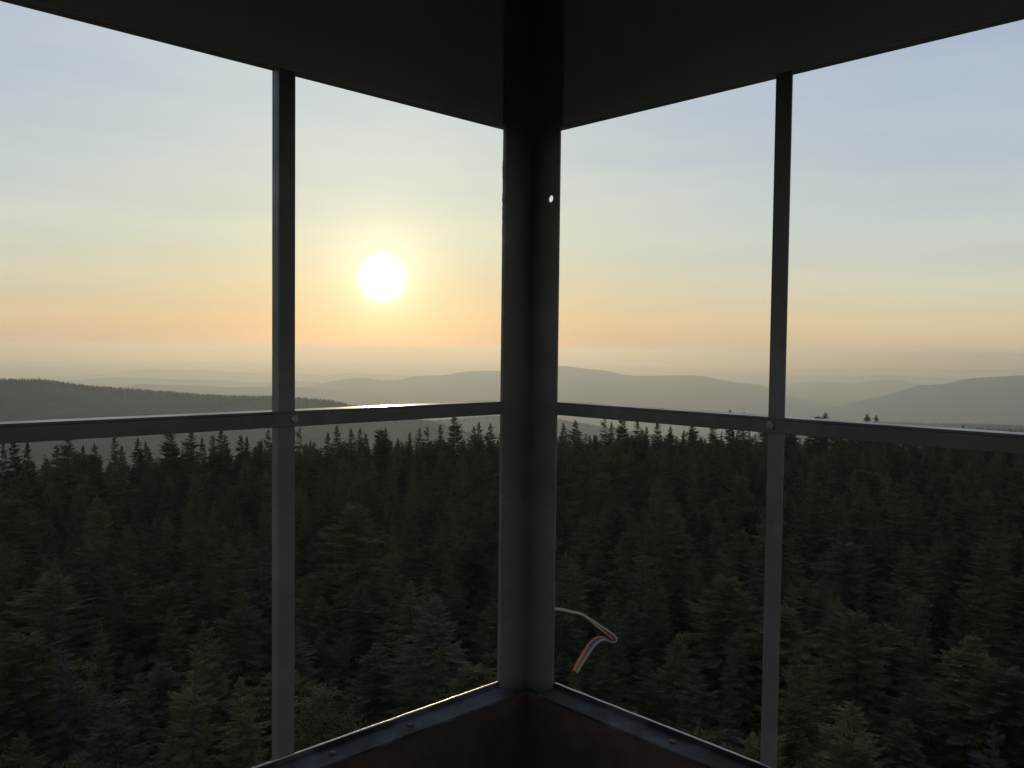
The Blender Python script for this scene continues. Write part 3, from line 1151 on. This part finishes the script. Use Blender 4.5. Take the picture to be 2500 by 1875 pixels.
SKY = [
    # tip x, tip y, distance, variant, spread, label (in order from the left)
    (15, 1078, 108, 7, .7), (42, 1070, 104, 3, 1.0), (70, 1077, 108, 7, .9), (132, 1086, 106, 3, .9), (170, 1052, 108, 1, 1.0), (200, 1089, 109, 7, .9), (235, 1082, 110, 1, .8),
    (286, 1062, 110, 3, .9), (305, 1086, 108, 7, .9), (332, 1069, 112, 1, .9), (362, 1077, 108, 7, .9), (412, 1044, 110, 2, 1.0), (468, 1048, 112, 0, .9), (500, 1068, 113, 7, .9), (515, 1062, 112, 3, .8),
    (536, 1044, 113, 7, .9), (555, 1062, 112, 3, .9), (583, 1062, 114, 3, .9), (598, 1066, 114, 7, .9), (625, 1075, 115, 7, .9), (640, 1073, 115, 7, .8), (662, 1046, 114, 4, .8),
    (735, 1042, 118, 5, .8), (752, 1074, 116, 7, .8), (802, 1054, 118, 7, .9), (826, 1039, 120, 3, .9), (863, 1045, 119, 7, .9), (876, 1044, 120, 1, .8), (899, 1057, 120, 7, .9), (930, 1046, 118, 6, .8), (940, 1044, 120, 3, .8),
    (974, 1070, 118, 7, .9), (998, 1055, 122, 7, .8), (1030, 1043, 122, 4, .8), (1047, 1040, 124, 5, .9), (1079, 1036, 124, 3, .8), (1112, 1010, 122, 0, 1.0), (1160, 1040, 124, 1, .8), (1172, 1031, 126, 3, .9), (1200, 1034, 126, 1, .9), (1221, 1056, 124, 7, .9),
    (1255, 1030, 127, 0, .9), (1300, 1040, 127, 1, .9), (1340, 1034, 128, 3, .9), (1367, 1052, 126, 7, .9), (1380, 1032, 130, 7, 1.0), (1409, 1026, 128, 1, 1.1), (1440, 1062, 128, 7, .8), (1451, 1061, 128, 7, .8),
    (1480, 1018, 130, 5, .9), (1491, 1030, 130, 3, .8), (1521, 1014, 130, 2, .95), (1556, 1024, 132, 3, .9), (1580, 1040, 132, 7, .9), (1605, 1026, 134, 3, .9), (1640, 1040, 134, 1, .9), (1690, 1030, 136, 0, .9), (1735, 1034, 136, 2, .9), (1786, 1000, 142, 3, .8),
    (1820, 1006, 142, 7, .9), (1862, 1030, 140, 2, 1.0), (1930, 1030, 140, 0, 1.0), (1998, 1014, 144, 6, .9), (2021, 1007, 144, 3, 1.1), (2121, 1011, 146, 2, .8), (2136, 1013, 147, 1, .9), (2200, 1040, 146, 2, 1.0), (2345, 1037, 150, 7, .9), (2470, 1050, 150, 6, 1.0), (2280, 1062, 148, 0, 1.0), (2410, 1066, 150, 2, 1.0),
]
SKY_LABEL = {
    170: 'broad spruce whose tip meets the left rail near the left edge', 412: 'wide dark spruce reaching up to the left rail', 468: 'dark cone-shaped spruce on the skyline right of the wide one at left',
    536: 'slim spruce tip touching the left rail, first left of the mullion gap', 662: 'ragged spruce tip touching the left mullion from the left', 735: 'ragged thin-topped spruce just right of the left mullion',
    826: 'sharp spruce tip on the skyline between the left mullion and the dead pole', 930: 'broad flat-topped spruce in the middle of the skyline left of the post', 1047: 'leaning sparse spruce left of the tallest skyline spruce',
    1112: 'tallest dark spruce left of the corner post, its tip at the rail', 1079: 'thin pointed spruce just left of the tallest skyline spruce', 1200: 'pointed spruce closest to the left edge of the corner post',
    1380: 'thin spire of spruce just right of the corner post', 1409: 'leaning spruce with long right-hand branches, right of the corner post', 1480: 'sparse spruce tip rising to the right rail', 1521: 'full dark spruce reaching the right rail beside the sparse one',
    1786: 'lone tiny spruce tip above the right rail, left of the mullion', 1820: 'smallest spruce tip above the right rail next to the mullion', 1998: 'stubby spruce tip above the right rail, left of the pointed one',
    2021: 'pointed spruce tip above the right rail, right of the mullion', 2121: 'fuller spruce of the close pair above the right rail', 2136: 'slimmer spruce of the close pair above the right rail', 2345: 'small single spruce tip above the rail near the right edge',
}
ZONE = lambda p: 0 if p < 690 else 1 if p < 1230 else 2 if p < 1365 else 3 if p < 1880 else 4
ORD = {}
WORDN = 'first second third fourth fifth sixth seventh eighth ninth tenth eleventh twelfth thirteenth fourteenth fifteenth sixteenth seventeenth eighteenth nineteenth'.split()
for zn in range(5):
    for i_, p_ in enumerate(sorted(q[0] for q in SKY if ZONE(q[0]) == zn and q[0] not in SKY_LABEL)):
        ORD[p_] = WORDN[i_] + ' plain'
cnt = 0
for nm, px, py, tz, vi, sp, tint, lab in LAND:
    x, y, h = by_pixel(px, py, topz=tz)
    var = {'spruce': VAR, 'broadleaf_tree': BL, 'dead_tree': VAR if vi == 5 else SN}[nm][vi]
    tree(nm, var, x, y, h, sp * 1.22 * (9.0 / h) ** .3, rnd.uniform(0, 6.28), tint, lab, {'spruce': 'conifer', 'broadleaf_tree': 'tree', 'dead_tree': 'dead tree'}[nm])
    mark(x, y, 1.3 if nm != 'dead_tree' else .5)
    cnt += 1
for px, py, ds, vi, sp in SKY:
    x, y, h = by_pixel(px, py, dist=ds)
    lab = SKY_LABEL.get(px)
    if lab is None:
        lab = '%s dark spruce tip in the skyline row ' % ORD[px] + ('left of the left mullion' if px < 690 else 'between left mullion and corner post' if px < 1230 else 'behind the corner post' if px < 1365 else 'under the right rail before the mullion' if px < 1880 else 'behind the right rail at right')
    tree('spruce', VAR[vi], x, y, h, sp * 1.22 * (9.0 / h) ** .5, rnd.uniform(0, 6.28), 'green', lab, 'conifer')
    mark(x, y, .8)
    cnt += 1
x, y, h = by_pixel(852, 1038, dist=119)
tree('dead_tree', SN[0], x, y, h, .7, 1.0, None, 'dead bare pole of a tree sticking up on the skyline below the rail', 'dead tree')
cnt += 1

# skyline limit of the ordinary forest: photo height by column
SX = [-400, 0, 200, 400, 650, 800, 1000, 1150, 1250, 1380, 1500, 1650, 1800, 2000, 2500, 3000]
SY = [1095, 1099, 1098, 1085, 1080, 1076, 1068, 1066, 1060, 1058, 1049, 1040, 1036, 1036, 1050, 1080]


def limit_el(a):
    # invert the column roughly: x from azimuth
    x = PW / 2 + math.tan(a) * F_PX
    return az_el(x, np.interp(x, SX, SY))[1]


cell = {}
for q in taken:
    cell.setdefault((int(q[0] // 3), int(q[1] // 3)), []).append(q)


def free(x, y, r_):
    cx_, cy_ = int(x // 3), int(y // 3)
    for i in (-1, 0, 1):
        for j in (-1, 0, 1):
            for q in cell.get((cx_ + i, cy_ + j), ()):
                if (q[0] - x) ** 2 + (q[1] - y) ** 2 < (r_ + q[2]) ** 2:
                    return False
    return True


# visibility corridors: nothing taller may stand in front of the low landmark trees
LOOK = []
for nm, px, py, tz, vi, sp, tint, lab in LAND:
    x, y, h = by_pixel(px, py, topz=tz)
    LOOK.append((math.atan2(x, y), math.hypot(x, y), math.atan2(tz - 2.6 - EYE, math.hypot(x, y)), 1.5 / math.hypot(x, y)))

cand = []
tries = 0
while tries < 40000:
    tries += 1
    a = rnd.uniform(R(-48), R(48))
    r_ = math.sqrt(rnd.uniform(9.0 ** 2, 178.0 ** 2))
    x, y = r_ * math.sin(a), r_ * math.cos(a)
    sz = rnd.choice([.85, 1.0, 1.15, 1.3, 1.5]) * (1.22 if r_ < 55 else 1.0)
    if not free(x, y, sz):
        continue
    h = rnd.gauss(8.2, 1.45) * (.93 + .14 * noise.noise(Vector((x * .05, y * .05, 0))))
    gz = ground_z(x, y)
    if abs(a) < R(36):
        top = EYE + r_ * math.tan(limit_el(a) - R(abs(rnd.gauss(0, .22))))
        if gz + h > top:
            h = top - gz
    for la, lr, le, lw in LOOK:
        if r_ < lr - .5 and abs(a - la) < lw + 1.0 / r_:
            h = min(h, EYE + r_ * math.tan(le) - gz)
    if h < 2.6:
        continue
    q = (x, y, sz)
    cell.setdefault((int(x // 3), int(y // 3)), []).append(q)
    cand.append((r_, a, x, y, h, sz))
cand.sort()
inview = [c for c in cand if abs(c[1]) < R(32.5) and c[0] > 17]
single = inview[:300 - cnt]
picked = set(id(c) for c in single)
stuff = []
COL = ['green'] * 14 + ['olive'] * 5 + ['blue']
WORD = {'green': 'dark green', 'olive': 'olive green', 'blue': 'blue-green', 'rust': 'reddish brown'}
PANES = [(-400, 230, 'at the left edge of the picture'), (230, 460, 'between left edge and left mullion'), (460, 690, 'just left of the left mullion'),
         (690, 880, 'just right of the left mullion'), (880, 1070, 'between left mullion and corner post'), (1070, 1298, 'just left of the corner post'),
         (1298, 1490, 'just right of the corner post'), (1490, 1690, 'between corner post and right mullion'), (1690, 1880, 'just left of the right mullion'),
         (1880, 2080, 'just right of the right mullion'), (2080, 2290, 'between right mullion and right edge'), (2290, 2900, 'at the right edge of the picture')]
BANDS = [(1890, 'cut off low'), (1740, 'lowest'), (1590, 'low'), (1480, 'lower middle'), (1390, 'middle'), (1310, 'upper'), (0, 'high')]
plan, byname = [], {}
for c in cand:
    r_, a, x, y, h, sz = c
    vi = rnd.choices(range(8), [3, 3, 3, 3, 2, 1, 3, 2])[0]
    spread = min(1.95, sz * .94 * (9.0 / h) ** .55)
    rz = rnd.uniform(0, 6.28)
    if id(c) in picked:
        px = PW / 2 + math.tan(a) * F_PX
        top = ground_z(x, y) + h
        py = PH / 2 + PITCH * F_PX + (EYE - top) / (r_ * math.cos(a)) * F_PX
        where = next(w for x0, x1, w in PANES if x0 <= px < x1)
        band = next(w for y0, w in BANDS if py >= y0)
        broad = rnd.random() < .035
        tint = None if broad else rnd.choice(COL)
        what = 'yellow-green leafy tree' if broad else '%s%s spruce' % ('broad ' if spread * VAR_R[vi] > 2.1 else 'slim ' if spread * VAR_R[vi] < 1.7 else '', WORD[tint])
        key = '%s, %s, %s' % (what, band, where)
        plan.append((key, px, broad, tint, vi, x, y, h, spread, rz))
        byname.setdefault(key, []).append(px)
    else:
        stuff.append((x, y, ground_z(x, y) - .1, spread * h / 9.0, h / 9.0, rz, vi))
for key, px, broad, tint, vi, x, y, h, spread, rz in plan:
    mates = sorted(byname[key])
    lab = key
    if len(mates) > 1:
        q = mates.index(px)
        lab = ('leftmost ' if q == 0 else 'rightmost ' if q == len(mates) - 1 else 'middle ' if len(mates) == 3 else WORDN[q] + '-from-left ') + key
    if broad:
        tree('broadleaf_tree', BL[rnd.randint(0, 1)], x, y, min(h, 7), spread, rz, None, lab, 'tree')
    else:
        tree('spruce', VAR[vi], x, y, h, spread, rz, tint, lab, 'conifer')
# the rest of the summit, outside the picture
for _ in range(900):
    a = rnd.uniform(R(48), R(312))
    r_ = math.sqrt(rnd.uniform(9 ** 2, 90 ** 2))
    x, y = r_ * math.sin(a), r_ * math.cos(a)
    h = rnd.gauss(8.2, 1.0)
    stuff.append((x, y, ground_z(x, y) - .1, h / 9.0, h / 9.0, rnd.uniform(0, 6.28), rnd.randint(0, 7)))


def forest_tree_nodes():
    ng = bpy.data.node_groups.new('forest', 'GeometryNodeTree')
    ng.interface.new_socket('Geometry', in_out='INPUT', socket_type='NodeSocketGeometry')
    ng.interface.new_socket('Geometry', in_out='OUTPUT', socket_type='NodeSocketGeometry')
    n, l = ng.nodes.new, ng.links.new
    gi, go = n('NodeGroupInput'), n('NodeGroupOutput')
    allj = n('GeometryNodeJoinGeometry')
    for tm, (to_, co_) in FIRST.items():
        j = n('GeometryNodeJoinGeometry')
        for o in (to_, co_):
            oi = n('GeometryNodeObjectInfo')
            oi.inputs['Object'].default_value = o
            oi.transform_space = 'ORIGINAL'
            l(oi.outputs['Geometry'], j.inputs[0])
        g2 = n('GeometryNodeGeometryToInstance')
        l(j.outputs[0], g2.inputs[0])
        l(g2.outputs[0], allj.inputs[0])
    ip = n('GeometryNodeInstanceOnPoints')
    l(gi.outputs[0], ip.inputs['Points'])
    l(allj.outputs[0], ip.inputs['Instance'])
    ip.inputs['Pick Instance'].default_value = True

    def attr(nm, ty):
        q = n('GeometryNodeInputNamedAttribute')
        q.data_type = ty
        q.inputs[0].default_value = nm
        return q.outputs[0]

    l(attr('variant', 'INT'), ip.inputs['Instance Index'])
    l(attr('turn', 'FLOAT_VECTOR'), ip.inputs['Rotation'])
    l(attr('size', 'FLOAT_VECTOR'), ip.inputs['Scale'])
    l(ip.outputs[0], go.inputs[0])
    return ng


NG = forest_tree_nodes()


def stand(name, rows, label):
    me = bpy.data.meshes.new(name)
    me.from_pydata([q[:3] for q in rows], [], [])
    a = me.attributes.new('variant', 'INT', 'POINT')
    a.data.foreach_set('value', [q[6] for q in rows])
    a = me.attributes.new('turn', 'FLOAT_VECTOR', 'POINT')
    a.data.foreach_set('vector', [c for q in rows for c in (0.0, 0.0, q[5])])
    a = me.attributes.new('size', 'FLOAT_VECTOR', 'POINT')
    a.data.foreach_set('vector', [c for q in rows for c in (q[3], q[3], q[4])])
    o = link(bpy.data.objects.new(name, me))
    md = o.modifiers.new('forest', 'NODES')
    md.node_group = NG
    tag(o, label, 'forest', kind='stuff')
    return o


stand('spruce_forest', stuff, 'dense dark spruce forest filling the view below the rail')


def hill_rows(rd, n, az0, az1, back, seed):
    rn = random.Random(seed)
    cr_ = rd.crest
    rows = []
    Vv = rd.V.reshape(rd.n, rd.m, 3)
    for _ in range(n):
        i = rn.randrange(rd.n - 1)
        a = cr_[i][0]
        if not (az0 < a < az1):
            continue
        f = rn.random()
        jmax = 13 - 1
        u = rn.random() ** 2 * back
        jf = jmax - u
        j = int(jf)
        g = jf - j
        j2 = min(j + 1, rd.m - 1)
        p = (Vv[i, j] * (1 - g) + Vv[i, j2] * g) * (1 - f) + (Vv[i + 1, j] * (1 - g) + Vv[i + 1, j2] * g) * f
        h = rn.gauss(6.2, 1.4)
        rows.append((p[0], p[1], p[2] - .8, h / 9.0 * 1.1, h / 9.0, rn.uniform(0, 6.28), rn.randrange(8)))
    return rows


stand('hill_forest', hill_rows(near_hill, 9000, R(-36), R(2), 2.2, 1), 'spruces covering the dark hill behind the left window')
stand('hill_forest', hill_rows(mid_hill, 3500, R(-18), R(12), 1.2, 2), 'spruces along the low grey hill beside the corner post')
stand('hill_forest', hill_rows(right_hill, 4500, R(12), R(38), 1.6, 3), 'spruces on the flat dark hilltop above the right rail')
stand('hill_forest', hill_rows(right_knoll, 2500, R(18), R(38), 2.2, 4), 'spruces on the nearest knoll at the right edge')
print('individual', cnt + len(single), 'longest', max(len(o['label'].split()) for o in bpy.data.objects if 'label' in o), 'stuff', len(stuff), 'cand', len(cand))
